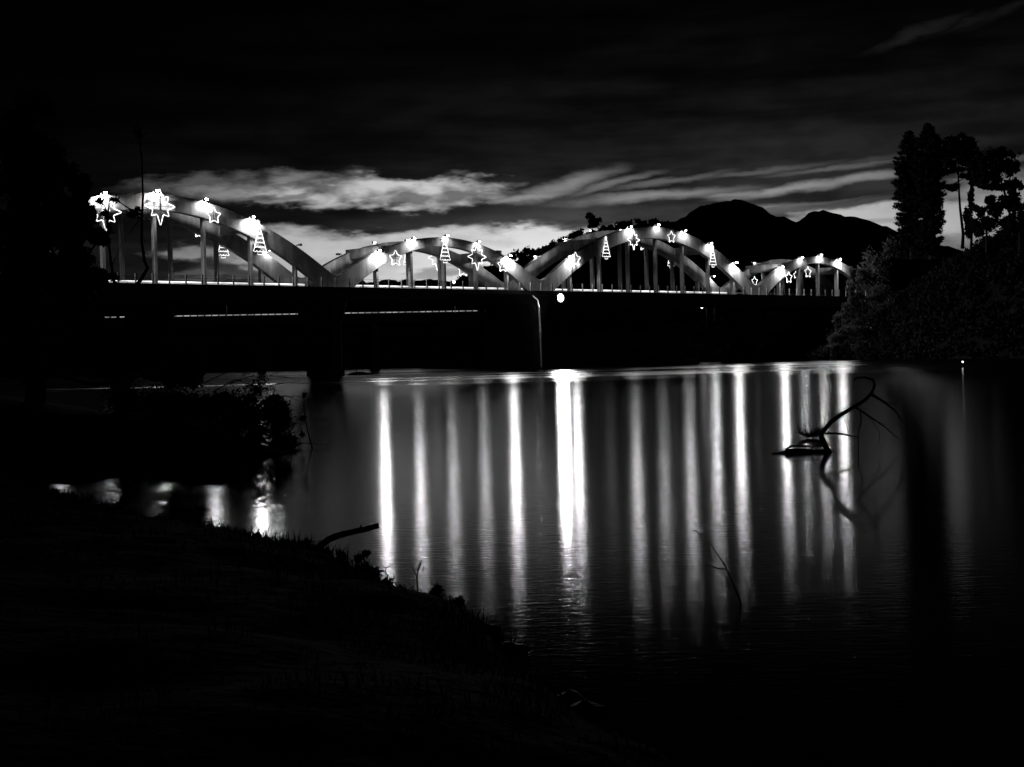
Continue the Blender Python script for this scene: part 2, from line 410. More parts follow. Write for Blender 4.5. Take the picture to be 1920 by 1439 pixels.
def ridge(name, prof, Y, depth, m='hill', jag=0.0, n=500, base=-2.0):
    """solid wooded ridge: skyline through the given points, sloping down to front and back"""
    pts = [at_y(x, y, Y) for x, y in prof]
    xs = np.linspace(pts[0].x, pts[-1].x, n)
    zs = np.interp(xs, [p.x for p in pts], [p.z for p in pts])
    ks = np.hanning(max(3, n // 32)); ks /= ks.sum()
    pad = len(ks) // 2
    zs = np.convolve(np.pad(zs, pad, 'edge'), ks, 'valid')[:n]
    T = np.linspace(-1, 1, 17)
    X = np.repeat(xs[None], 17, 0); Yg = Y + T[:, None] * depth + 0 * X
    prof_t = (1 - np.abs(T) ** 1.5)[:, None]
    Z = base + (zs - base)[None] * prof_t
    Z = Z + (vnoise(X, Yg, depth * .03, 11) * .8 + vnoise(X, Yg, depth * .012, 12) * 1.2) * jag * (prof_t > .02)
    return tag(grid_mesh(name, X, Yg, Z, m), kind='structure')
ridge('hills', [(900, 560), (1150, 470), (1240, 424), (1275, 408), (1300, 398), (1325, 384), (1345, 377), (1375, 376), (1400, 382), (1425, 398), (1450, 406), (1475, 414), (1492, 418), (1506, 408), (1525, 399), (1548, 397), (1562, 404), (1585, 409), (1620, 418), (1660, 432), (1690, 450), (1800, 480), (2100, 520)], 1500, 420, jag=3.5, n=900)
ridge('distant_hills', [(-300, 545), (150, 540), (330, 530), (430, 535), (640, 529), (720, 527), (790, 524), (850, 527), (900, 530), (1100, 520), (1500, 530)], 2600, 400, jag=6, n=300)
ridge('near_ridge', [(800, 560), (838, 538), (862, 524), (900, 508), (935, 494), (960, 484), (1000, 476), (1045, 458), (1085, 440), (1120, 432), (1160, 424), (1190, 417), (1235, 416), (1262, 424), (1300, 440), (1400, 470), (1600, 520), (1800, 560)], 430, 70, jag=1.6, n=420)

# ------------------------------------------------------------------ the arch bridge
BX, BY, DZ, TH = -38.4154, 160.2455, 10.556, 0.804195
L1, L2, D1, D2, W = 24.633, 17.360, 6.2, 5.590, 7.076
RW = .8
BROT = PI / 2 - TH
bridge = tag(empty('arch_bridge', (BX, BY, 0), (0, 0, BROT)), 'long concrete road bridge with alternating tall and low through arches over the river', 'bridge')
BM = Matrix.Translation((BX, BY, 0)) @ Matrix.Rotation(BROT, 4, 'Z')
BMI = BM.inverted()
def bw2(u, w, z): return BM @ Vector((u, w, DZ + z))
def on_plane(px, py, w):
    """pixel -> (u, z above deck) on the bridge's vertical plane at depth w"""
    o = BMI @ Vector((0, 0, CAMH)); d = BMI.to_3x3() @ ray(px, py)
    t = (w - o.y) / d.y; p = o + d * t
    return p.x, p.z - DZ
spans = [(0.0, L1, 'big', D1, 3), (L1 + L2, L2, 'small', D2, 2), (2 * L1 + 2 * L2, L1, 'big', D1, 3), (3 * L1 + 3 * L2, L2, 'small', D2, 2)]
def top_z(kind, x):
    x = abs(x)
    Ls, z0, k, m = (L1, 10.0, .0147, 1.4) if kind == 'big' else (L2, 6.8, .0181, .9)
    if x < Ls - m: return z0 - k * x * x
    c = k * (Ls - m) / m
    return z0 - k * (Ls - m) ** 2 - c * m * m + c * (Ls - x) ** 2
def bot_z(kind, x):
    return 8.2 - .0165 * x * x if kind == 'big' else 5.6 - .0246 * x * x
def rib_mesh(kind, Ls):
    n = 48; xs = [(-Ls + .002) + (2 * Ls - .004) * i / n for i in range(n + 1)]
    v = []; f = []
    for x in xs:
        t = top_z(kind, x); b = max(bot_z(kind, x), -.6)
        c = .05
        v += [(x, c, DZ + b), (x, 0, DZ + b + c), (x, 0, DZ + t - c), (x, c, DZ + t), (x, RW - c, DZ + t), (x, RW, DZ + t - c), (x, RW, DZ + b + c), (x, RW - c, DZ + b)]
    for i in range(n):
        for j in range(8):
            j2 = (j + 1) % 8; f.append((i * 8 + j, i * 8 + j2, (i + 1) * 8 + j2, (i + 1) * 8 + j))
    f.append(tuple(reversed(range(8)))); f.append(tuple(n * 8 + j for j in range(8)))
    me = bpy.data.meshes.new('arch_rib'); me.from_pydata(v, [], f); me.update(); me.materials.append(MT['concrete'])
    return me
ribs = {'big': rib_mesh('big', L1), 'small': rib_mesh('small', L2)}
hanger_cache = {}
def hanger(kind, x):
    key = (kind, round(abs(x), 3))
    if key not in hanger_cache:
        zt = bot_z(kind, abs(x) - .16) + .12
        hanger_cache[key] = MB().box(-.16, .16, .1, .7, DZ - .3, DZ + zt).box(-.26, .26, .06, .74, DZ + .002, DZ + .22).mesh('hanger', 'concrete')
    return hanger_cache[key]
beam_me = {}
for c, Ls, kind, D, kmax in spans:
    for w in (0.0, W):
        link('arch_rib', ribs[kind], bridge, (c, w, 0))
        for k in range(-kmax, kmax + 1):
            link('hanger', hanger(kind, k * D), bridge, (c + k * D, w, 0))
    xb = 13.2 if kind == 'big' else 9.6
    for sgn in (-1, 1):
        zt = top_z(kind, xb) + .28
        if (kind, sgn) not in beam_me:
            beam_me[kind, sgn] = MB().box(-.45, .45, .003, W + RW - .003, DZ + zt - 1.25, DZ + zt).mesh('cross_beam', 'concrete')
        link('cross_beam', beam_me[kind, sgn], bridge, (c + sgn * xb, 0, 0))
U0, U1 = -L1 - 14, 4 * L1 + 4 * L2 - L1 + 26
dk = MB().box(U0, U1, -1.25, W + RW + 1.25, DZ - .34, DZ - .004)
dk.box(U0, U1, -1.33, -1.05, DZ - .5, DZ + .06).box(U0, U1, W + RW + 1.05, W + RW + 1.33, DZ - .5, DZ + .06)
dk.build('deck_slab', 'deck', bridge)
for w in (.1, W + .1):
    MB().box(U0, U1, w, w + .6, DZ - 1.62, DZ - .341).build('girder', 'deck', bridge)
fb = MB().box(-.2, .2, .702, W + .098, DZ - 1.3, DZ - .342).mesh('floor_beam', 'deck')
u = -L1
while u < U1 - 2:
    link('floor_beam', fb, bridge, (u, 0, 0)); u += 6.2
MB().box(U0, U1, .9, W - .1, DZ, DZ + .04).build('roadway', 'asphalt', bridge)
def pier_mesh(h=DZ):
    v = []; f = []; n = 16
    lv = [(-1.5, 1.28, .35, 5.7), (0.7, 1.25, .35, 5.7), (.702, 1.08, .5, 5.55), (6.3, 1.0, .5, 5.6), (7.2, 1.25, .2, 6.6), (8.4, 1.75, .0, 7.6), (8.932, 1.95, .0, 7.88)]
    for z, hu, w0, w1 in lv:
        for j in range(n):
            a = 2 * PI * (j + .5) / n
            cx, sy = math.cos(a), math.sin(a)
            e = .35
            v.append((hu * math.copysign(abs(cx) ** e, cx), (w0 + w1) / 2 + (w1 - w0) / 2 * math.copysign(abs(sy) ** e, sy), z))
    for i in range(len(lv) - 1):
        for j in range(n):
            j2 = (j + 1) % n; f.append((i * n + j, i * n + j2, (i + 1) * n + j2, (i + 1) * n + j))
    f.append(tuple((len(lv) - 1) * n + j for j in range(n)))
    me = bpy.data.meshes.new('pier'); me.from_pydata(v, [], f); me.update(); me.materials.append(MT['deck'])
    return me
pm = pier_mesh()
piers_u = [-L1, L1, L1 + 2 * L2, 3 * L1 + 2 * L2, 3 * L1 + 4 * L2]
for u in piers_u: link('pier', pm, bridge, (u, 0, 0))
# railings on both edges: posts are the sub-parts
post = MB().box(-.07, .07, -.07, .07, DZ + .06, DZ + 1.10).box(-.085, .085, -.085, .085, DZ + 1.101, DZ + 1.15).mesh('post', 'rail')
for w in (-1.19, W + RW + 1.19):
    rl = MB()
    for z in (.42, .72, 1.02): rl.box(U0, U1, w - .018, w + .018, DZ + z - .018, DZ + z + .018)
    ro = rl.build('railing', 'galv', bridge)
    u = U0 + .5 + (0 if w < 0 else .7)
    while u < U1:
        link('post', post, ro, (u, w, 0)); u += 2.05
# guard rail along the roadway that the added car light trails run along
WG = 5.2
gp = MB().box(-.05, .05, -.05, .05, DZ + .04, DZ + .78).mesh('post', 'galv')
gb = MB()
for z in (.34, .66): gb.box(U0, U1, WG + .051, WG + .09, DZ + z - .06, DZ + z + .06)
go = gb.build('guard_rail', 'galv', bridge)
u = U0 + 1
while u < U1:
    link('post', gp, go, (u, WG, 0)); u += 4.1
# rain pipe on the pier face, lit by the floodlight
px_u, _ = on_plane(1013, 640, -2.7)
MB().tube([(px_u + .1, -2.7, .2), (px_u + .02, -2.68, 5.0)], .08, 8).tube([(px_u + .05, -2.7, 5.1), (px_u - .1, -2.7, 8.3), (px_u + .1, -2.3, 9.3), (px_u + .12, -1.3, 9.95)], .08, 8).tube([(px_u + .02, -2.7, 4.95), (px_u + .02, -2.7, 5.25)], .13, 8).build('drain_pipe', 'pipe', bridge)

SPN = ['tall arch by the leafy tree', 'low arch between tall arches', 'tall arch below the hill', 'low arch at the bushes']
# added glowing bars shaped as car light trails, one per span, two lines each
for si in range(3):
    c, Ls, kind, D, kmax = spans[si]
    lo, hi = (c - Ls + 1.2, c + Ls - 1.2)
    e = tag(empty('light_trail', tuple(bw2(c, WG, 0)), (0, 0, BROT)), 'glowing double car light trail along the roadway under the ' + SPN[si], 'light strip', 'car light trails along the bridge roadway')
    for z, r, m in ((.72, .05, 'trail'), (.42, .05, 'trail'), (.57, .06, 'trail_dim')):
        MB().box(lo - c, hi - c, -.06 if m == 'trail' else -.03, -.052 if m == 'trail' else -.02, z - r, z + r).box(lo - c, hi - c, -.05, -.019, z - r * .8, z + r * .8).build('trail_line' if m == 'trail' else 'trail_glow', m, e)  # dim bar fills the glow between both trail lines

# ------------------------------------------------------------------ street lamps on the ribs
def lamp_meshes():
    d = {}
    d['base_plate'] = (MB().box(-.16, .16, -.16, .16, 0, .06).mesh('base_plate', 'lamp'), None)
    d['arm'] = (MB().tube([(0, 0, .05), (0, -.03, .22), (0, -.14, .32), (0, -.3, .34), (0, -.5, .34)], .045, 8).mesh('arm', 'lamp', True), None)
    h = MB()
    pr = [(-.42, .05, .03), (-.5, .12, .06), (-.72, .19, .09), (-1.0, .19, .085), (-1.16, .1, .05)]
    v = []; f = []; n = 10
    for y, rx, rz in pr:
        for j in range(n):
            a = PI * j / (n - 1); v.append((rx * math.cos(a), y, .34 + rz * math.sin(a) * 1.2))
    for i in range(len(pr) - 1):
        for j in range(n - 1): f.append((i * n + j, i * n + j + 1, (i + 1) * n + j + 1, (i + 1) * n + j))
        f.append((i * n + n - 1, i * n, (i + 1) * n, (i + 1) * n + n - 1))
    f.append(tuple(range(n))); f.append(tuple((len(pr) - 1) * n + j for j in reversed(range(n))))
    h.add(v, f)
    for sx in (-1, 1): h.box(min(sx * .185, sx * .2), max(sx * .185, sx * .2), -.96, -.5, .165, .345)
    d['head'] = (h.mesh('head', 'lamp'), None)
    return d
LM = lamp_meshes()
lens_on = MB().ellipsoid((0, -.86, .31), .16, .24, .13).mesh('lens', 'lamp_glass', True)
LAMP_W = {'s': 1900.0, 'm': 760.0, 'w': 380.0, 'f': 300.0}
lamp_data = {}
for k_, p_ in LAMP_W.items():
    ld = bpy.data.lights.new('lamp_bulb', 'POINT'); ld.energy = p_; ld.shadow_soft_size = .1; lamp_data[k_] = ld
lens_off = MB().ellipsoid((0, -.86, .33), .15, .24, .07).mesh('lens', 'dull_glass', True)
def street_lamp(u, w, z, far, label, lens, group):
    e = tag(empty('street_lamp', tuple(bw2(u, w, z)), (0, 0, BROT + (PI if far else 0))), label, 'street lamp', group)
    for k, (me, _) in LM.items(): link(k, me, e)
    if lens == 'off': link('lens', lens_off, e)
    else:
        link('lens', lens_on, e); link('lamp_bulb', lamp_data[lens], e, (0, -.86, .27))
    return e
ORD = ['first', 'second', 'third', 'fourth', 'fifth', 'sixth', 'seventh']
near_lamps = {0: ((-2, 'm'), (-1, 's'), (0, 's'), (1, 'm'), (2, 's')), 1: ((-2, 's'), (-1, 'm'), (0, 'w'), (1, 'w'), (2, 's')), 2: ((-3, 's'), (-1, 'm'), (0, 'w'), (1, 'm'), (2, 'm'), (3, 's')), 3: ((-2, 's'), (-1, 'w'), (0, 'm'), (1, 's'))}   # lamps of different age
for si, ks in near_lamps.items():
    c, Ls, kind, D, kmax = spans[si]
    for k, age in ks:
        street_lamp(c + k * D, .4, top_z(kind, k * D) - .06, False, f'lit lamp on {ORD[kmax - k]} riverside hanger from the bushes, {SPN[si]}', age, 'lit lamps on the river side ribs')
far_px = [(698.8, 463, 1), (760, 452, 1), (999, 487, 2), (1055.6, 452, 2), (1160, 432, 2), (1411, 512, 3), (90, 394, 0), (484, 462, 0), (1318, 488, 2)]
cnt = {}
for px, py, si in far_px:
    u, z = on_plane(px, py, W + .4 + 1.0)
    c, Ls, kind, D, kmax = spans[si]
    uu = min(max(u, c - Ls + .5), c + Ls - .5)
    inner = px in (484, 1318)
    cnt[si] = cnt.get(si, 0) + 1
    zt = top_z(kind, uu - c) - .06
    if inner:
        street_lamp(uu + .4, W + .4, zt, False, 'lit lamp over the roadway from far rib, ' + SPN[si], 'f', 'lit lamps on the far ribs')
    else:
        street_lamp(uu, W + .4, zt, True, f'lit lamp on far rib, {ORD[cnt[si] - 1]} towards the bushes, {SPN[si]}', 'f', 'lit lamps on the far ribs')
for px, py, si, w, lab in [(555, 462, 0, .4, 'unlit street lamp low on the rib slope of the ' + SPN[0]), (641, 492, 1, W + .4, 'unlit street lamp low on the far rib of the ' + SPN[1])]:
    u, z = on_plane(px, py, w); c, Ls, kind, D, kmax = spans[si]
    street_lamp(u, w, top_z(kind, u - c) - .06, w > 1, lab, 'off', 'unlit lamps on the ribs')

# ------------------------------------------------------------------ Christmas light figures
def star5(R, r=.5):
    return [(R * (1 if i % 2 == 0 else r) * math.sin(PI * i / 5), 0, R * (1 if i % 2 == 0 else r) * math.cos(PI * i / 5)) for i in range(10)]
def star8(R):
    o = []
    for i in range(16):
        rad = R * (1.0 if i % 4 == 0 else (.80 if i % 4 == 2 else .50)); a = PI * i / 8
        if i == 8: rad = R * 1.12
        o.append((rad * math.sin(a), 0, rad * math.cos(a)))
    return o
def round_poly(pts, k=.16):
    o = []
    n = len(pts)
    for i in range(n):
        p, a, b = Vector(pts[i]), Vector(pts[i - 1]), Vector(pts[(i + 1) % n])
        o += [p + (a - p) * k, p + (b - p) * k]
    return o
RT = .044
def mount(pw, z): return None
fig_cache = {}
def figure(kind, size):
    key = (kind, round(size, 2))
    if key in fig_cache: return fig_cache[key]
    out = []
    if kind == 'star5': out.append(('light_tube', MB().tube(round_poly(star5(size)), RT, 6, True).mesh('light_tube', 'rope')))
    elif kind == 'star8': out.append(('light_tube', MB().tube(round_poly(star8(size), .1), RT, 6, True).mesh('light_tube', 'rope')))
    else:
        H = size; tiers = 5; left = []; rt = RT * .8
        for i in range(tiers):
            z1 = H * (.86 - .15 * i); z0 = H * (.86 - .15 * (i + 1)); wi = H * (.04 + .042 * i); wo_ = H * (.09 + .045 * i)
            left += [(wi, z1), (wo_, z0)]
        out.append(('outline', MB().tube([(x, 0, z) for x, z in [(0, H * .9)] + left], rt, 6).tube([(-x, 0, z) for x, z in [(0, H * .9)] + left], rt, 6).mesh('outline', 'rope')))
        for i in range(1, tiers + 1):
            z0 = H * (.86 - .15 * i); wd = H * (.09 + .045 * (i - 1))
            out.append(('garland', MB().tube([(wd * (-1 + 2 * j / 12), 0, z0 + H * .022 * math.cos(j * PI * 4 / 6)) for j in range(13)], rt, 6).mesh('garland', 'rope')))
        out.append(('pot', MB().tube([(-H * .11, 0, H * .10), (-H * .09, 0, 0), (H * .09, 0, 0), (H * .11, 0, H * .10)], rt, 6, True).mesh('pot', 'rope')))
        out.append(('top_star', MB().tube([(a, 0, H * .95 + b) for a, _, b in star5(H * .075)], rt, 6, True).mesh('top_star', 'rope')))
    # steel back bars that carry the figure off the rib
    s = size if kind != 'tree' else size * .5
    if kind == 'tree': fr = MB().box(-.03, .03, .06, .12, -.02, size * .98)
    else: fr = MB().box(-.025, .025, .06, .12, -s * .75, s * .85).box(-s * .6, s * .6, .061, .119, -.025, .025)
    out.append(('frame', fr.mesh('frame', 'metal')))
    fig_cache[key] = out
    return out
WN, WF = -.22, W + RW + .22
decor = [
    ('star8', 'near', 198, 397, 1.95, 'eight point rope light star half hidden by the leaves of the riverbank tree'),
    ('star8', 'near', 300, 387, 1.95, 'big eight point light star under the crown lamp, ' + SPN[0]),
    ('star5', 'near', 401, 405, 1.0, 'five point light star on the sloping rib, ' + SPN[0]),
    ('tree', 'near', 488, 478, 3.4, 'light outlined Christmas tree low on the rib, ' + SPN[0]),
    ('star5', 'near', 742, 485, 1.1, 'five point light star with dark middle beside a hanger, ' + SPN[1]),
    ('tree', 'near', 835, 493, 3.3, 'light outlined Christmas tree on the crown hanger, ' + SPN[1]),
    ('star8', 'near', 894.5, 482, 1.7, 'eight point light star around a hanger top, ' + SPN[1]),
    ('star5', 'near', 943, 498, 1.05, 'five point light star against lamp glow at the foot, ' + SPN[1]),
    ('star5', 'near', 1079, 487, 1.15, 'five point light star in lamp glare at the foot, ' + SPN[2]),
    ('tree', 'near', 1137, 486, 3.2, 'light outlined Christmas tree beside a lampless hanger, ' + SPN[2]),
    ('star8', 'near', 1188, 450, 1.4, 'small eight point light star beside a lamp, ' + SPN[2]),
    ('star5', 'near', 1259, 445, 1.0, 'five point light star between two crown lamps, ' + SPN[2]),
    ('tree', 'near', 1337, 501, 3.2, 'light outlined Christmas tree low on the rib, ' + SPN[2]),
    ('star5', 'near', 1479, 521, 1.05, 'five point light star low on the rib, ' + SPN[3]),
    ('star5', 'near', 1515, 511, 1.05, 'five point light star between crown lamps, ' + SPN[3]),
    ('star5', 'far', 372, 436, .7, 'tip of a light star under the far rib, ' + SPN[0]),
    ('tree', 'far', 419, 484, 3.0, 'light outlined tree cut by a far hanger, ' + SPN[0]),
    ('star8', 'far', 820, 484, 1.7, 'eight point light star behind the far rib, ' + SPN[1]),
    ('tree', 'far', 764, 501, 2.6, 'small light outlined tree behind a hanger, ' + SPN[1]),
    ('star5', 'far', 868, 505, 1.2, 'feet of a light star under the far rib, ' + SPN[1]),
    ('star5', 'far', 1206, 460, 1.0, 'feet of a light star under the far rib, ' + SPN[2]),
    ('tree', 'far', 1258, 503, 3.0, 'light outlined tree behind a far hanger, ' + SPN[2]),
    ('star5', 'far', 1415, 528, .9, 'small light star behind the far rib, ' + SPN[3]),
    ('star5', 'far', 1492, 516, .7, 'small light star behind the crown lamp, ' + SPN[3]),
]
for kind, side, px, py, size, lab in decor:
    w = WN if side == 'near' else WF
    u, z = on_plane(px, py, w)
    nm = {'star5': 'star_light', 'star8': 'star_light', 'tree': 'tree_light'}[kind]
    e = tag(empty(nm, tuple(bw2(u, w, z)), (0, 0, BROT)), lab, 'light figure', 'Christmas light figures on the bridge')
    for pn, me in figure(kind, size): link(pn, me, e)
    # bracket to the rib behind it
    MB().box(-.02, .02, .12 if side == 'near' else -.25, .24 if side == 'near' else .06, (size * .5 if kind == 'tree' else 0) - .02, (size * .5 if kind == 'tree' else 0) + .02).build('bracket', 'metal', e)

# ------------------------------------------------------------------ floodlight on the deck edge
u, z = on_plane(1049, 559, -1.6)
fl = tag(empty('floodlight', tuple(bw2(u, -1.33, z)), (0, 0, 0)), 'very bright round floodlight on the deck edge above the river beside the drain pipe', 'floodlight')
dirc = (Vector((0, 0, 1.2)) - fl.location).normalized()
fl.rotation_euler = (0, 0, BROT - .12)
MB().box(-.05, .05, -.05, .25, -.05, .05).box(-.42, .42, -.1, -.05, -.04, .04).build('bracket', 'metal', fl)
hb = MB(); n = 20
prf = [(-.12, .24), (-.25, .42), (-.5, .58), (-.62, .6)]
v = [(r * math.cos(2 * PI * j / n), y, r * math.sin(2 * PI * j / n)) for y, r in prf for j in range(n)]
f = [(i * n + j, i * n + (j + 1) % n, (i + 1) * n + (j + 1) % n, (i + 1) * n + j) for i in range(3) for j in range(n)] + [tuple(range(n))]
hb.add(v, f).build('housing', 'metal', fl)
MB().ellipsoid((0, -.55, 0), .57, .06, .57, 20, 10).build('glass', 'flood_glass', fl, True)

fd = bpy.data.lights.new('flood_bulb', 'AREA'); fd.shape = 'DISK'; fd.size = 1.1; fd.energy = 3800.0
fo = link('flood_bulb', fd, fl, (0, -.625, 0), (-PI / 2, 0, 0))

# ------------------------------------------------------------------ the low road bridge behind
A = at_y(150, 596, 262); B = at_y(915, 582.5, 278)
rb_len = (B - A).length; ang = math.atan2(B.y - A.y, B.x - A.x)
rbz = (A.z + B.z) / 2
road = tag(empty('road_bridge', (A.x, A.y, 0), (0, 0, ang)), 'low flat road bridge with a post parapet seen under the arch bridge', 'bridge')
slope = (B.z - A.z) / rb_len
MB().box(-40, rb_len, 0, 8, A.z - 2.0, A.z - .35).build('girder', 'soil', road)
for k in range(5):
    x = -10 + k * 21
    MB().box(x - .6, x + .6, 1, 7, -2, A.z - 2.001).build('pier', 'soil', road)
pst = MB().box(-.11, .11, -.1, .1, A.z - .349, A.z + .28).mesh('post', 'deck')
x = 4.0
while x < rb_len:
    link('post', pst, road, (x, .12, slope * x)); x += 1.27
rl = MB()
rl.add([(0, .1, A.z - .349), (rb_len, .1, A.z - .349 + slope * rb_len), (rb_len, .16, A.z - .349 + slope * rb_len), (0, .16, A.z - .349), (0, .1, A.z - .2), (rb_len, .1, A.z - .2 + slope * rb_len), (rb_len, .16, A.z - .2 + slope * rb_len), (0, .16, A.z - .2)], [(3, 2, 1, 0), (4, 5, 6, 7), (0, 1, 5, 4), (1, 2, 6, 5), (2, 3, 7, 6), (3, 0, 4, 7)])
rl.build('kerb', 'deck', road)
st = tag(empty('light_trail', (A.x, A.y, 0), (0, 0, ang)), 'thin glowing car light trail behind the parapet posts of the low road bridge', 'light strip')  # added glowing bar in place of the trail of car lights
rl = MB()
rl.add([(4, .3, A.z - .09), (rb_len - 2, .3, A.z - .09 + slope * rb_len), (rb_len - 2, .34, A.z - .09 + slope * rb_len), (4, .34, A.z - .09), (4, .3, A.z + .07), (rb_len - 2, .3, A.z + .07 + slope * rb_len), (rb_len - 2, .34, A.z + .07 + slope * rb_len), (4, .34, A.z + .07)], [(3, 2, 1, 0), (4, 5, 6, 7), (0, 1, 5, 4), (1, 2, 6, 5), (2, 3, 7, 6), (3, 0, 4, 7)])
rl.build('trail_line', 'trail_dim', st)
for px, lab in ((415, 'short pale post on the low road bridge nearer the riverbank tree'), (850, 'short pale post on the low road bridge nearer the floodlight')):
    t = (px - 150) / 765
    p = A + (B - A) * t
    e = tag(empty('marker_post', tuple(p)), lab, 'post', 'pale posts on the low bridge')
    MB().tube([(0, -.2, -.4), (0, -.2, 1.6)], .09, 8).build('pole', 'pipe', e)
    MB().box(-.14, .14, -.34, -.06, 1.601, 1.72).build('cap', 'pipe', e)

# ------------------------------------------------------------------ lamps on poles on the far banks
pole_me = {}
def pole_lamp(px, py, Y, lab, r=.22, h=5.0, m='small_lamp'):
    p = at_y(px, py, Y)
    e = tag(empty('pole_lamp', (p.x, p.y, p.z - h)), lab, 'lamp', 'small lamps on the far banks')
    MB().tube([(0, 0, 0), (0, 0, h - r)], [.09, .06], 8).build('pole', 'metal', e)
    MB().ellipsoid((0, 0, h), r, r, r, 10, 6).build('globe', m, e, True)
for a in [(851, 529, 300, 'lit pole lamp seen under the low arch beside the crown hanger', .3, 5),
          (1316, 574.5, 285, 'widest of the three small lamps low under the tall arch', .4, 4), (1324, 574.5, 287, 'tiny lamp between two others low under the tall arch', .18, 4),
          (1339, 574.5, 289, 'small lamp standing apart low under the tall arch', .28, 4),
          (1107, 433, 420, 'tiny house lamp on the ridge below the round topped tree', .25, 3), (1805, 679, 108, 'lone lamp at the water edge below the pine hill', .06, 1.2)]:
    pole_lamp(*a)

# ------------------------------------------------------------------ trees
def limb(mb, p0, p1, r0, r1, seg=5, wob=.06):
    p0, p1 = Vector(p0), Vector(p1); Lg = (p1 - p0).length; pts = []
    for i in range(seg + 1):
        t = i / seg; q = p0.lerp(p1, t)
        if 0 < i < seg: q += Vector(rng.normal(size=3)) * wob * Lg
        pts.append(q)
    mb.tube(pts, [r0 + (r1 - r0) * i / seg for i in range(seg + 1)], 6); return pts
def conifer(px, ytop, ybot, Y, wpx, lab, bare=0.0):
    top = at_y(px, ytop, Y); base = at_y(px - 2, ybot, Y); H = top.z - base.z + 3; R = wpx / FPX * Y / 2
    e = tag(empty('conifer_tree', (base.x, base.y, base.z - 3)), lab, 'tree', 'tall conifers on the bank hill')
    tr = MB(); tr.tube([(0, 0, 0), (.05, 0, H * .5), (0, .05, H * .98)], [.34, .22, .04], 8)
    C = []; z = H * .03
    while z < H * .985:
        t = z / H
        r = R * (min(1, (1 - t) * 5.0) ** .8) * (.85 + .15 * min(1, t * 2.2)) * rng.uniform(.82, 1.08)
        for k in range(9):
            a = rng.random() * 2 * PI; rr = r * rng.uniform(.7, 1.1)
            if t < .42 and rng.random() < bare: continue
            dr = rng.uniform(-.05, .18)
            tip = (rr * math.cos(a), rr * math.sin(a), z + rr * dr)
            tr.tube([(0, 0, z), (tip[0] * .5, tip[1] * .5, z - .10 * rr), tip], [.06, .04, .015], 4)
            n = int(60 + 150 * rr / R)
            s = rng.random(n) ** .6
            sag = -.4 * rr * s * (1 - s)
            C.append(np.stack([tip[0] * s, tip[1] * s, z + (tip[2] - z) * s + sag], 1) + rng.normal(size=(n, 3)) * (.15, .15, .11))
        z += rng.uniform(.3, .5)
    tr.build('trunk', 'bark', e)
    quads('crown', np.concatenate(C), .17, 'needle', e, 1.9)
conifer(1711, 244, 446, 204, 60, 'tall dark columnar conifer with a rounded tip on the bank hill', .15)
conifer(1747, 230, 446, 201, 56, 'tallest columnar conifer with a pointed tip on the bank hill', .15)
def broad(name, px, base_py, Y, trunk_pts, blobs, lab, leaf=.3, m='leaf', tw=.22, group=None, dens=1.0, catn='tree', bush=False, thin=1.0):
    """trunk through pixel points, crown as leaf clumps at pixel ellipses (px, py, rx, ry)"""
    base = at_y(px, base_py, Y); o = Vector((base.x, base.y, base.z - (0.5 if bush else 1.5)))
    e = tag(empty(name, tuple(o)), lab, catn, group)
    tr = MB(); tp = [Vector((0, 0, 0))] + [at_y(x, y, Y) - o for x, y in trunk_pts]
    tr.tube(tp, [tw * (1 - .7 * i / max(1, len(tp) - 1)) for i in range(len(tp))], 7)
    C = []
    for bx, by, rx, ry in blobs:
        c = at_y(bx, by, Y) - o; c.y += rng.normal() * rx / FPX * Y * .5
        near_pt = min(tp, key=lambda q: (q - c).length)
        limb(tr, near_pt, c, tw * .35, tw * .1, 4, .05)
        RX, RY = rx / FPX * Y, ry / FPX * Y
        for _ in range(int(12 * dens)):
            d = rng.normal(size=3); d /= np.linalg.norm(d)
            cc = np.array(c) + d * np.array([RX, RX * .8, RY]) * rng.uniform(.35, 1.05)
            limb(tr, c, cc, tw * .12, tw * .03, 3, .08)
            C.append(clump(cc, 1, int(95 * dens * thin), (RX * .55, RX * .55, RY * .62), .02))
    tr.build('trunk', 'bark', e)
    quads('crown', np.concatenate(C), leaf, m, e)
    return e
broad('pine_tree', 1804, 446, 200, [(1806, 440), (1800, 390), (1797, 340), (1797, 300)], [(1797, 275, 34, 20), (1775, 290, 20, 16), (1822, 292, 20, 16), (1790, 318, 26, 9), (1780, 352, 18, 6), (1816, 330, 14, 7), (1800, 262, 24, 10), (1775, 270, 16, 12), (1820, 272, 18, 12), (1772, 310, 14, 10), (1826, 308, 16, 12), (1808, 296, 30, 12)], 'slender pine with a rounded umbrella crown beside the conifers', .3, 'needle', .25, 'round crowned pines on the bank hill')
broad('pine_tree', 1890, 446, 196, [(1900, 440), (1893, 400), (1880, 350), (1868, 310)], [(1850, 298, 34, 20), (1878, 306, 26, 22), (1850, 330, 30, 14), (1886, 345, 22, 12), (1893, 372, 18, 12), (1862, 350, 22, 8), (1875, 290, 20, 12), (1835, 310, 18, 14), (1866, 318, 34, 16), (1895, 318, 16, 14), (1904, 352, 14, 16), (1842, 345, 14, 8), (1880, 385, 22, 8), (1908, 385, 14, 8)], 'leaning pine with a broad ragged crown at the end of the hill row', .3, 'needle', .25, 'round crowned pines on the bank hill')
broad('ivy_tree', 1820, 450, 199, [(1822, 440), (1820, 400), (1820, 350), (1818, 310)], [(1820, 375, 7, 22), (1820, 410, 10, 22), (1822, 432, 14, 14), (1826, 340, 14, 10), (1832, 320, 16, 10)], 'bare stemmed tree wrapped in ivy between the two round crowned pines', .26, 'leaf', .2)
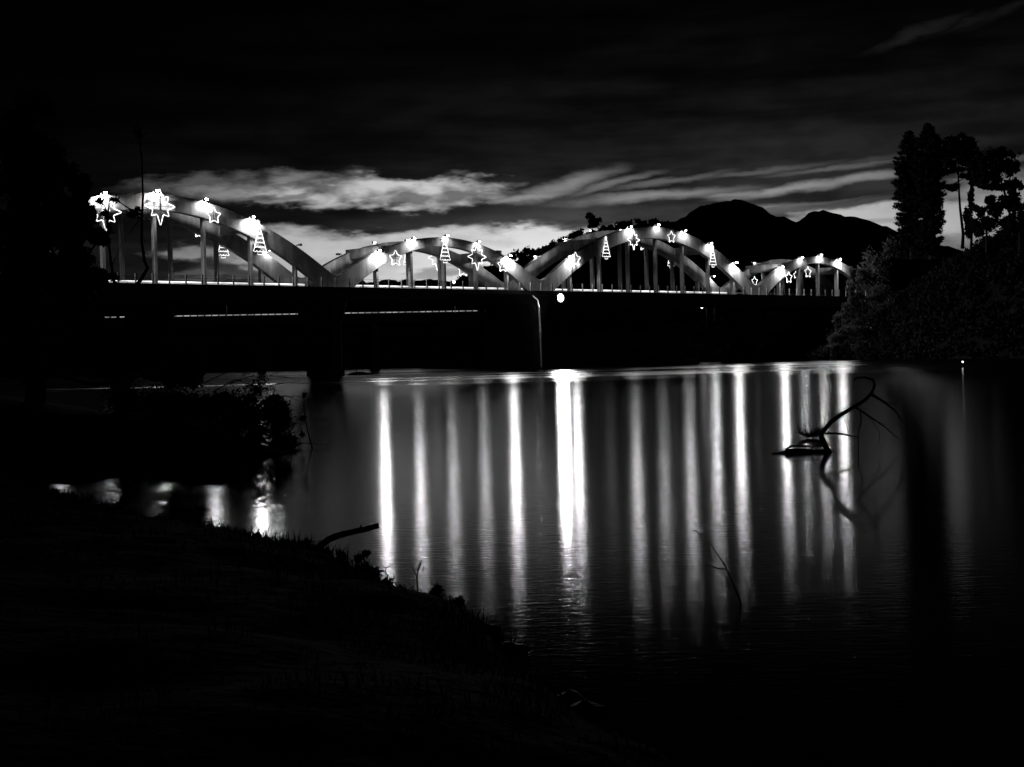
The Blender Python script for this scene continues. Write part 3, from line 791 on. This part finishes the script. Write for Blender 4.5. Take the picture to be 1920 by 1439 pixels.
broad('small_tree', 1850, 452, 194, [(1850, 440), (1850, 410)], [(1842, 392, 18, 10), (1862, 395, 12, 14), (1852, 415, 22, 16), (1872, 425, 26, 16), (1838, 425, 18, 14), (1856, 378, 10, 8)], 'low leafy tree under the leaning pine', .28)
broad('small_tree', 1912, 452, 192, [(1912, 440), (1910, 425)], [(1898, 412, 20, 16), (1920, 402, 22, 18), (1935, 415, 26, 22), (1955, 400, 30, 30), (1990, 390, 40, 40)], 'low leafy tree at the end of the hill skyline', .28)
# undergrowth that covers the hill and the shore as one mass
C = []
for q in range(8600):
    x, y = (rng.uniform(8, 190), rng.uniform(98, 290)) if q > 4800 else ((rng.uniform(12, 62), rng.uniform(195, 282)) if q > 3000 else (rng.uniform(54, 105), rng.uniform(110, 235)))
    if x / y > .42: continue
    h = far_h(x, y)
    if h < .15: continue
    r = rng.uniform(.9, 1.9)
    up = (h + r * 1.6 - CAMH) / y * FPX
    if x / y < .236 and up > 85: continue
    if x / y < .252 and up > 150: continue
    C.append(clump((x, y, h + r * .5), 1, 60, (r, r, r * .95), .3))
fe = [p for p in far_edge if p.x > 45 and p.x < 180]
for q in range(520):
    k = rng.random() * (len(fe) - 1); j = int(k); p = fe[j].lerp(fe[j + 1], k - j)
    if p.x / p.y > .42: continue
    r = rng.uniform(.7, 1.5)
    C.append(clump((p.x + rng.normal() * 1.1, p.y + rng.normal() * 1.1, r * rng.uniform(.3, .9)), 1, 60, (r, r, r * .9), .3))
tag(quads('undergrowth', np.concatenate(C), .42, 'hill'), kind='stuff')
C = []
for _ in range(260):
    x = rng.uniform(-130, 45); y = rng.uniform(235, 420); h = far_h(x, y)
    if h < .5: continue
    r = rng.uniform(1.0, 2.2)
    if h + r > 10.5: continue
    C.append(clump((x, y, h + r * .4), 1, 60, (r * 1.4, r, r * .8), .3))
tag(quads('far_shrubs', np.concatenate(C), .5, 'leaf'), kind='stuff')
# trees on the near ridge
C = []
rp = [(850, 530), (880, 512), (905, 503), (935, 490), (962, 474), (985, 466), (1005, 466), (1030, 458), (1048, 450), (1068, 440), (1085, 432), (1140, 424), (1155, 420), (1170, 416), (1195, 411), (1220, 410), (1240, 414), (1260, 420)]
for i in range(120):
    k = rng.random() * (len(rp) - 1); j = int(k); t = k - j
    x = rp[j][0] * (1 - t) + rp[j + 1][0] * t; y = rp[j][1] * (1 - t) + rp[j + 1][1] * t
    c = at_y(x, y + rng.uniform(2, 12), 428 + rng.normal() * 6); r = rng.uniform(.7, 1.5)
    C.append(clump(c, 1, 70, (r * 1.1, r, r), .3))
tag(quads('ridge_wood', np.concatenate(C), .55, 'leaf'), kind='stuff')
broad('round_tree', 1111, 440, 415, [(1111, 436), (1110, 422)], [(1106, 408, 8, 8), (1117, 413, 9, 8), (1111, 422, 9, 7)], 'round topped dark tree standing alone on the ridge behind the arch', .5, 'leaf', .25)
# riverside bush catching the bridge light
broad('riverside_tree', 1622, 672, 230, [(1622, 640), (1620, 600), (1618, 560)],
      [(1612, 575, 26, 18), (1592, 590, 20, 16), (1632, 600, 32, 26), (1598, 618, 26, 16), (1572, 634, 22, 14), (1566, 655, 20, 10), (1610, 650, 30, 18), (1650, 640, 34, 30), (1660, 590, 28, 30), (1604, 556, 14, 10), (1650, 555, 30, 22)],
      'pale leafy tree lit by the bridge lamps, hanging over the water', .26, 'bush_leaf', .3, None, 1.3)
broad('overhanging_tree', 1612, 560, 244, [(1612, 545), (1608, 530)], [(1598, 536, 12, 14), (1612, 520, 18, 18), (1600, 515, 7, 10), (1640, 500, 28, 34), (1662, 470, 26, 26)], 'dark tree leaning over the end of the low arch', .28, 'bush_leaf', .2)

# near left: riverbank tree, sapling, shrub
LT = 27.0
def near_tree():
    base = Vector((-9.0, 27.6, left_h(-9.0, 27.6) - .2))
    e = tag(empty('leafy_tree', tuple(base)), 'dense dark leafy tree on the near riverbank hiding the end of the bridge', 'tree')
    tr = MB(); C = []
    top = at_y(120, 330, LT) - base
    tr.tube([(0, 0, 0), (.1, 0, 1.2), (-.05, .1, 2.6), top], [.2, .17, .13, .05], 8)
    pxs = [(30, 330, 80), (90, 380, 70), (50, 450, 85), (120, 470, 60), (140, 400, 36), (60, 540, 90), (130, 545, 60), (20, 620, 100), (110, 620, 85), (190, 660, 70), (155, 350, 26), (80, 300, 60), (172, 520, 28), (30, 250, 70), (280, 600, 40), (250, 650, 70), (340, 690, 60), (185, 450, 16)]
    for bx, by, r in pxs:
        c = at_y(bx, by, LT + rng.normal() * .3) - base; R = r / FPX * LT
        pts = limb(tr, (0, 0, min(2.6, max(.3, c.z * .55))), c, .05, .015, 5, .05)
        for _ in range(9):
            d = rng.normal(size=3); d /= np.linalg.norm(d)
            cc = np.array(c) + d * R * rng.uniform(.3, .95)
            limb(tr, c, cc, .014, .004, 3, .08)
            C.append(clump(cc, 1, 420, (R * .5, R * .5, R * .45), .05))
    tr.build('trunk', 'bark', e)
    C = np.concatenate(C)
    quads('crown', C, .075, 'leaf', e, 2.0)
near_tree()
def px_path(pts, Y): return [at_y(x, y, Y) for x, y in pts]
def branchy(name, lab, cat, paths, Y, m='bark', leaves=None, leaf_m='leaf', leaf_size=.06, base=None):
    """thing made of tapering limbs through pixel paths at one distance; paths: (points, r0, r1, depth offset)"""
    o = base if base is not None else at_y(*paths[0][0][0], Y)
    e = tag(empty(name, tuple(o)), lab, cat)
    for i, (pp, r0, r1, dy) in enumerate(paths):
        pts = [q + Vector((0, dy * k / max(1, len(pp) - 1), 0)) - o for k, q in enumerate(px_path(pp, Y))]
        MB().tube(pts, [r0 + (r1 - r0) * k / max(1, len(pts) - 1) for k in range(len(pts))], 7).build('trunk' if i == 0 else 'branch', m, e, True)
    if leaves:
        C = [clump(at_y(x, y, Y) - o, 1, n, (r / FPX * Y,) * 3, .1) for x, y, r, n in leaves]
        quads('foliage', np.concatenate(C), leaf_size, leaf_m, e, 2.2)
    return e
branchy('sapling', 'thin bare crooked stem hanging in front of the tallest arch', 'sapling',
        [([(238, 700), (236, 620), (240, 560), (250, 540), (263, 527), (277, 503), (271, 490), (266, 455), (266, 410), (268, 370), (266, 300), (258, 230)], .045, .012, 0),
         ([(266, 404), (250, 396), (236, 388), (222, 378), (205, 372)], .022, .006, .1), ([(266, 408), (254, 410), (246, 404)], .02, .005, 0),
         ([(271, 474), (277, 478), (279, 477)], .008, .003, 0), ([(262, 412), (250, 425), (232, 448)], .012, .003, .1), ([(270, 450), (274, 456)], .008, .003, 0)], 26.0,
        leaves=[(252, 400, 12, 160), (258, 394, 8, 70), (244, 404, 9, 80), (215, 376, 12, 60), (262, 250, 24, 60)], leaf_size=.035)
branchy('sapling', 'slim straight dark stem in front of the half hidden rope light star', 'sapling',
        [([(226, 700), (222, 600), (215, 535), (208, 490), (202, 440), (203, 395), (206, 372)], .035, .012, 0), ([(203, 400), (195, 385), (190, 376)], .008, .003, 0), ([(210, 500), (222, 470), (232, 450)], .008, .003, 0)], 26.5,
        leaves=[(196, 400, 14, 90), (188, 378, 12, 60), (206, 430, 10, 50), (214, 520, 14, 90)], leaf_size=.04)
# shrub mass on the left bank and twigs over the water
e = tag(empty('riverbank_shrub', (-5.6, 27.4, 0)), 'dark twiggy shrub leaning over the water from the near riverbank', 'shrub')
tr = MB(); C = []; o = Vector((-5.6, 27.4, 0))
for bx, by, rx, ry, n in [(470, 790, 60, 60, 16), (520, 800, 45, 45, 14), (410, 752, 55, 26, 7), (370, 790, 80, 60, 18), (500, 748, 30, 14, 2), (300, 760, 70, 60, 14), (480, 845, 50, 22, 9), (540, 830, 30, 20, 7), (230, 740, 70, 70, 12), (390, 845, 70, 25, 10), (300, 830, 60, 36, 10), (360, 900, 40, 20, 3), (450, 880, 30, 20, 3), (290, 716, 50, 16, 4), (200, 810, 60, 50, 9)]:
    c = at_y(bx, by, 27.3 + rng.normal() * .2) - o
    limb(tr, (c.x * .8 - .2, c.y, .1), c, .02, .008, 4, .05)
    for _ in range(n):
        d = rng.normal(size=3); d /= np.linalg.norm(d)
        cc = np.array(c) + d * np.array([rx, rx * .8, ry]) / FPX * 27.3 * rng.uniform(.3, 1.05)
        limb(tr, c, cc, .008, .002, 4, .09)
        C.append(clump(cc, 1, 420, (rx / FPX * 27 * .62, rx / FPX * 27 * .62, ry / FPX * 27 * .6), .02))
tr.build('stem', 'bark', e)
quads('foliage', np.concatenate(C), .034, 'leaf', e, 2.4)
for pp in [[(500, 760), (515, 735), (519, 715)], [(470, 740), (510, 722), (560, 716)], [(460, 730), (500, 705), (540, 708)], [(520, 790), (545, 788), (575, 786)], [(430, 720), (470, 706), (510, 712)],
           [(380, 720), (430, 696), (470, 702)], [(510, 800), (536, 770), (546, 750)], [(530, 820), (552, 800), (566, 770)], [(400, 735), (440, 712), (480, 724), (530, 735)], [(500, 748), (535, 742), (560, 752)], [(540, 835), (570, 832), (620, 834)]]:
    q = [at_y(x, y, 27.2) - o for x, y in pp]
    for _ in range(4):
        i_ = rng.integers(0, len(q) - 1); b_ = q[i_].lerp(q[i_ + 1], rng.random())
        t_ = b_ + Vector((rng.normal() * .14, rng.normal() * .1, rng.normal() * .12))
        MB().tube([b_, (b_ + t_) / 2 + Vector((0, 0, .02)), t_], [.005, .004, .002], 4).build('twig', 'bark', e)
    MB().tube(q, [.012 - .008 * i / (len(q) - 1) for i in range(len(q))], 5).build('twig', 'bark', e)
branchy('water_plant', 'bent thin stem with drooping pods standing in the water by the shrub', 'plant',
        [([(586, 842), (580, 820), (574, 795), (570, 765), (566, 740), (572, 730)], .014, .005, 0), ([(570, 770), (562, 790), (566, 812)], .006, .003, 0), ([(574, 790), (562, 800)], .006, .002, 0)], 27.0,
        leaves=[(567, 785, 7, 30), (565, 815, 6, 14), (570, 742, 6, 14)], leaf_size=.05)

# ------------------------------------------------------------------ driftwood, sticks, near bank plants
DY = on_z(1530, 849).y
branchy('driftwood_branch', 'crooked dead branch rising from the river with hanging twigs', 'driftwood',
        [([(1560, 856), (1548, 838), (1540, 822), (1540, 812), (1546, 805), (1560, 790), (1580, 776), (1600, 764), (1622, 750), (1634, 738), (1640, 722), (1636, 712), (1622, 708), (1606, 709), (1601, 714)], 0.0470, 0.0127, 0),
         ([(1634, 740), (1656, 752), (1672, 762), (1690, 776), (1702, 792)], 0.0246, 0.0076, .3), ([(1604, 764), (1630, 780), (1664, 802), (1692, 826)], 0.0179, 0.0051, .2),
         ([(1612, 766), (1616, 790), (1610, 812), (1612, 850), (1616, 872)], 0.0112, 0.0051, .1), ([(1546, 812), (1580, 814), (1616, 822)], 0.0179, 0.0076, .2),
         ([(1580, 778), (1588, 800), (1592, 824)], 0.0090, 0.0038, 0), ([(1570, 784), (1572, 770), (1586, 766)], 0.0078, 0.0038, 0), ([(1548, 802), (1546, 786), (1536, 766)], 0.0078, 0.0026, 0),
         ([(1560, 790), (1554, 780), (1552, 772)], 0.0056, 0.0026, 0), ([(1656, 752), (1680, 758), (1694, 757)], 0.0067, 0.0026, .1), ([(1630, 782), (1650, 810), (1652, 826)], 0.0067, 0.0026, .1),
         ([(1680, 770), (1690, 796), (1694, 824)], 0.0067, 0.0026, .1), ([(1648, 792), (1670, 800), (1690, 796)], 0.0056, 0.0026, .1), ([(1590, 770), (1578, 762), (1584, 752)], 0.0056, 0.0026, 0), ([(1616, 756), (1604, 748), (1600, 742)], 0.0056, 0.0026, 0)], DY, 'wood')
branchy('driftwood_log', 'short dark log floating flat beside the crooked dead branch', 'driftwood',
        [([(1472, 848), (1500, 847), (1525, 849), (1552, 847)], 0.0490, 0.0450, 0), ([(1473, 844), (1486, 836), (1510, 838), (1550, 836)], 0.0168, 0.0120, .1), ([(1447, 850), (1472, 848)], 0.0084, 0.0210, 0), ([(1520, 846), (1528, 830), (1536, 826)], 0.0112, 0.0060, 0)], DY, 'wood')
e = tag(empty('grass_tussock', tuple(on_z(1520, 822))), 'small spiky grass tussock caught on the dead branch in the river', 'plant')
o = e.location
mb = MB()
for _ in range(90):
    x0 = 1500 + 38 * rng.random(); y0 = 812 + 4 * rng.random() + 6 * math.sin((x0 - 1500) / 38 * PI)
    p0 = at_y(x0, y0, o.y) - o; ln = rng.uniform(5, 20); dx_ = rng.normal() * 6
    p1 = at_y(x0 + dx_, y0 - ln, o.y) - o
    mb.tube([p0, (p0 + p1) / 2 + Vector((0, rng.normal() * .03, .01)), p1], [.008, .006, .002], 3)
mb.tube([at_y(1497, 812, o.y) - o, at_y(1515, 818, o.y) - o, at_y(1540, 812, o.y) - o], [.01, .035, .02], 6)
mb.build('blades', 'grass', e)

YL = on_z(640, 1045).y - .15
branchy('fallen_branch', 'thick broken stick jutting from the grassy bank over the water', 'driftwood',
        [([(585, 1038), (598, 1026), (616, 1012), (636, 1004), (660, 998), (685, 993), (706, 987), (710, 986)], .030, .021, 0), ([(626, 1008), (625, 1001)], .012, .008, 0), ([(678, 994), (676, 985)], .013, .007, 0), ([(650, 1000), (649, 996)], .01, .008, 0)], YL, 'wood')
YT = on_z(1392, 1135).y
branchy('river_twig', 'thin forked twig standing out of the dark open water', 'driftwood',
        [([(1394, 1150), (1385, 1120), (1372, 1090), (1360, 1062), (1346, 1040), (1330, 1018), (1316, 1004), (1303, 995)], .007, .003, 0), ([(1362, 1068), (1345, 1066), (1330, 1060), (1318, 1058)], .004, .002, 0), ([(1306, 996), (1302, 994), (1300, 998)], .006, .003, 0)], YT, 'wood')
YF = on_z(715, 1071).y
branchy('floating_stick', 'thin stick lying on the water at the bank edge with an upright twig', 'driftwood',
        [([(690, 1064), (705, 1070), (725, 1072), (748, 1073)], .009, .005, 0), ([(722, 1071), (726, 1065), (733, 1061)], .004, .002, 0), ([(724, 1068), (721, 1062)], .003, .002, 0)], YF, 'wood')
YR = on_z(783, 1100).y
branchy('reed', 'forked reed blade standing in the shallows by the grassy bank', 'plant',
        [([(783, 1102), (782, 1085), (784, 1070), (789, 1052)], .005, .004, 0), ([(782, 1082), (777, 1072), (771, 1060)], .004, .003, 0), ([(784, 1070), (788, 1060), (791, 1050)], .007, .002, 0), ([(793, 1072), (795, 1062)], .004, .002, 0), ([(769, 1108), (770, 1098)], .004, .003, 0)], YR, 'grass')
branchy('mud_clump', 'small round grass clump in the shallows beside the forked reed', 'plant',
        [([(750, 1112), (751, 1106), (752, 1104)], .02, .012, 0)], on_z(750, 1113).y, 'grass', leaves=[(751, 1107, 6, 60)], leaf_m='grass', leaf_size=.03)
# rubble at the pier foot
pf = bw2(L1 + 2.3, -.6, 0)
e = tag(empty('debris_mound', (pf.x, pf.y, 0)), 'low dark mound of debris at the foot of the bridge pier', 'debris')
mb = MB(); mb.ellipsoid((0, 0, -.1), 1.5, .8, .5, 14, 8); mb.ellipsoid((1.0, .2, -.1), .9, .6, .38, 12, 6); mb.build('mound', 'stone', e)
MB().tube([(-.3, 0, .2), (-.25, 0, 1.0), (-.2, .1, 1.3)], [.04, .03, .015], 5).build('stick', 'wood', e)
# stones at the near water edge
for i, (px, py, r, lab) in enumerate([(915, 1190, .05, 'small wet stone at the grassy water edge below the reed'), (1068, 1322, .06, 'pale wet stone at the tip of the near bank'), (1098, 1345, .07, 'largest wet stone at the tip of the near bank'), (960, 1226, .06, 'dark wet stone on the bank edge above the tip')]):
    p = on_z(px, py)
    e = MB(); e.ellipsoid((0, 0, 0), r * 1.3, r, r * .7, 10, 6)
    e.v = [tuple(np.array(q) * (1 + .25 * math.sin(q[0] * 60 + i) * math.cos(q[1] * 50))) for q in e.v]
    o_ = tag(e.build('stone', 'stone', None, True), lab, 'stone', 'stones at the near water edge'); o_.location = (p.x, p.y, .02)

# grass on the near bank, one mass
xs, ys, hs, ln = [], [], [], []
E2 = [np.array(p[:2]) for p in near_edge]
P = rng.uniform((-13, 2.2), (2.2, 22), (140000, 2))
poly = [tuple(p[:2]) for p in near_edge] + [(3, -3), (-14, -3), (-14, near_edge[0].y)]
dd = seg_dist(P, [tuple(p) for p in E2]); ins = inside(P, poly)
P = P[ins]; dd = dd[ins]
sel = (rng.random(len(P)) < np.where(dd < 1.0, .9, .28)) & (np.abs(P[:, 0]) < P[:, 1] * .42 + .6)
P = P[sel]; dd = dd[sel]
z0 = h_near(dd, P[:, 0], P[:, 1]) - .01
n = len(P)
clumpy = np.clip(vnoise(P[:, 0], P[:, 1], .35, 21) * 2 + .6, .15, 1.4)
Lh = rng.uniform(.03, .12, n) * clumpy * np.where(dd < .25, 1.15, 1)
a = rng.random(n) * 2 * PI; lean = rng.uniform(.2, .8, n) * Lh; wd = rng.uniform(.003, .006, n)
base = np.stack([P[:, 0], P[:, 1], z0], 1)
ca, sa = np.cos(a), np.sin(a)
tip = base + np.stack([ca * lean, sa * lean, Lh], 1); mid = base + np.stack([ca * lean * .35, sa * lean * .35, Lh * .6], 1)
side = np.stack([-sa, ca, np.zeros(n)], 1) * wd[:, None]
v = np.stack([base - side, base + side, mid + side * .8, mid - side * .8, tip], 1).reshape(-1, 3)
me = bpy.data.meshes.new('bank_grass')
me.vertices.add(5 * n); me.vertices.foreach_set('co', v.ravel())
k = np.arange(n) * 5
li = np.stack([k, k + 1, k + 2, k + 3, k + 3, k + 2, k + 4], 1).ravel()
me.loops.add(7 * n); me.loops.foreach_set('vertex_index', li)
me.polygons.add(2 * n)
me.polygons.foreach_set('loop_start', np.stack([np.arange(n) * 7, np.arange(n) * 7 + 4], 1).ravel())
me.polygons.foreach_set('loop_total', np.tile([4, 3], n))
me.update(calc_edges=True); me.materials.append(MT['grass'])
tag(link('bank_grass', me), kind='stuff')
# leafy weeds along the water edge, one mass
C = []
for (px, py, r, nn) in [(480, 1010, 14, 60), (500, 1016, 12, 60), (545, 1022, 10, 40), (572, 1022, 16, 70), (610, 1036, 14, 60), (640, 1044, 12, 40), (672, 1048, 12, 40), (685, 1040, 8, 20), (700, 1078, 16, 50), (725, 1095, 14, 50), (810, 1120, 12, 50), (822, 1106, 8, 30), (860, 1130, 10, 40), (865, 1155, 10, 40), (905, 1180, 14, 50), (930, 1188, 12, 40), (300, 975, 16, 50), (350, 978, 16, 50), (215, 955, 22, 60), (420, 995, 12, 40), (1060, 1318, 14, 40), (1040, 1316, 10, 30)]:
    p = on_z(px, py + 10); C.append(clump(at_y(px, py, p.y), 1, nn, (r / FPX * p.y,) * 3, .1))
tag(quads('edge_weeds', np.concatenate(C + C), .022, 'grass', None, 3.6), kind='stuff')
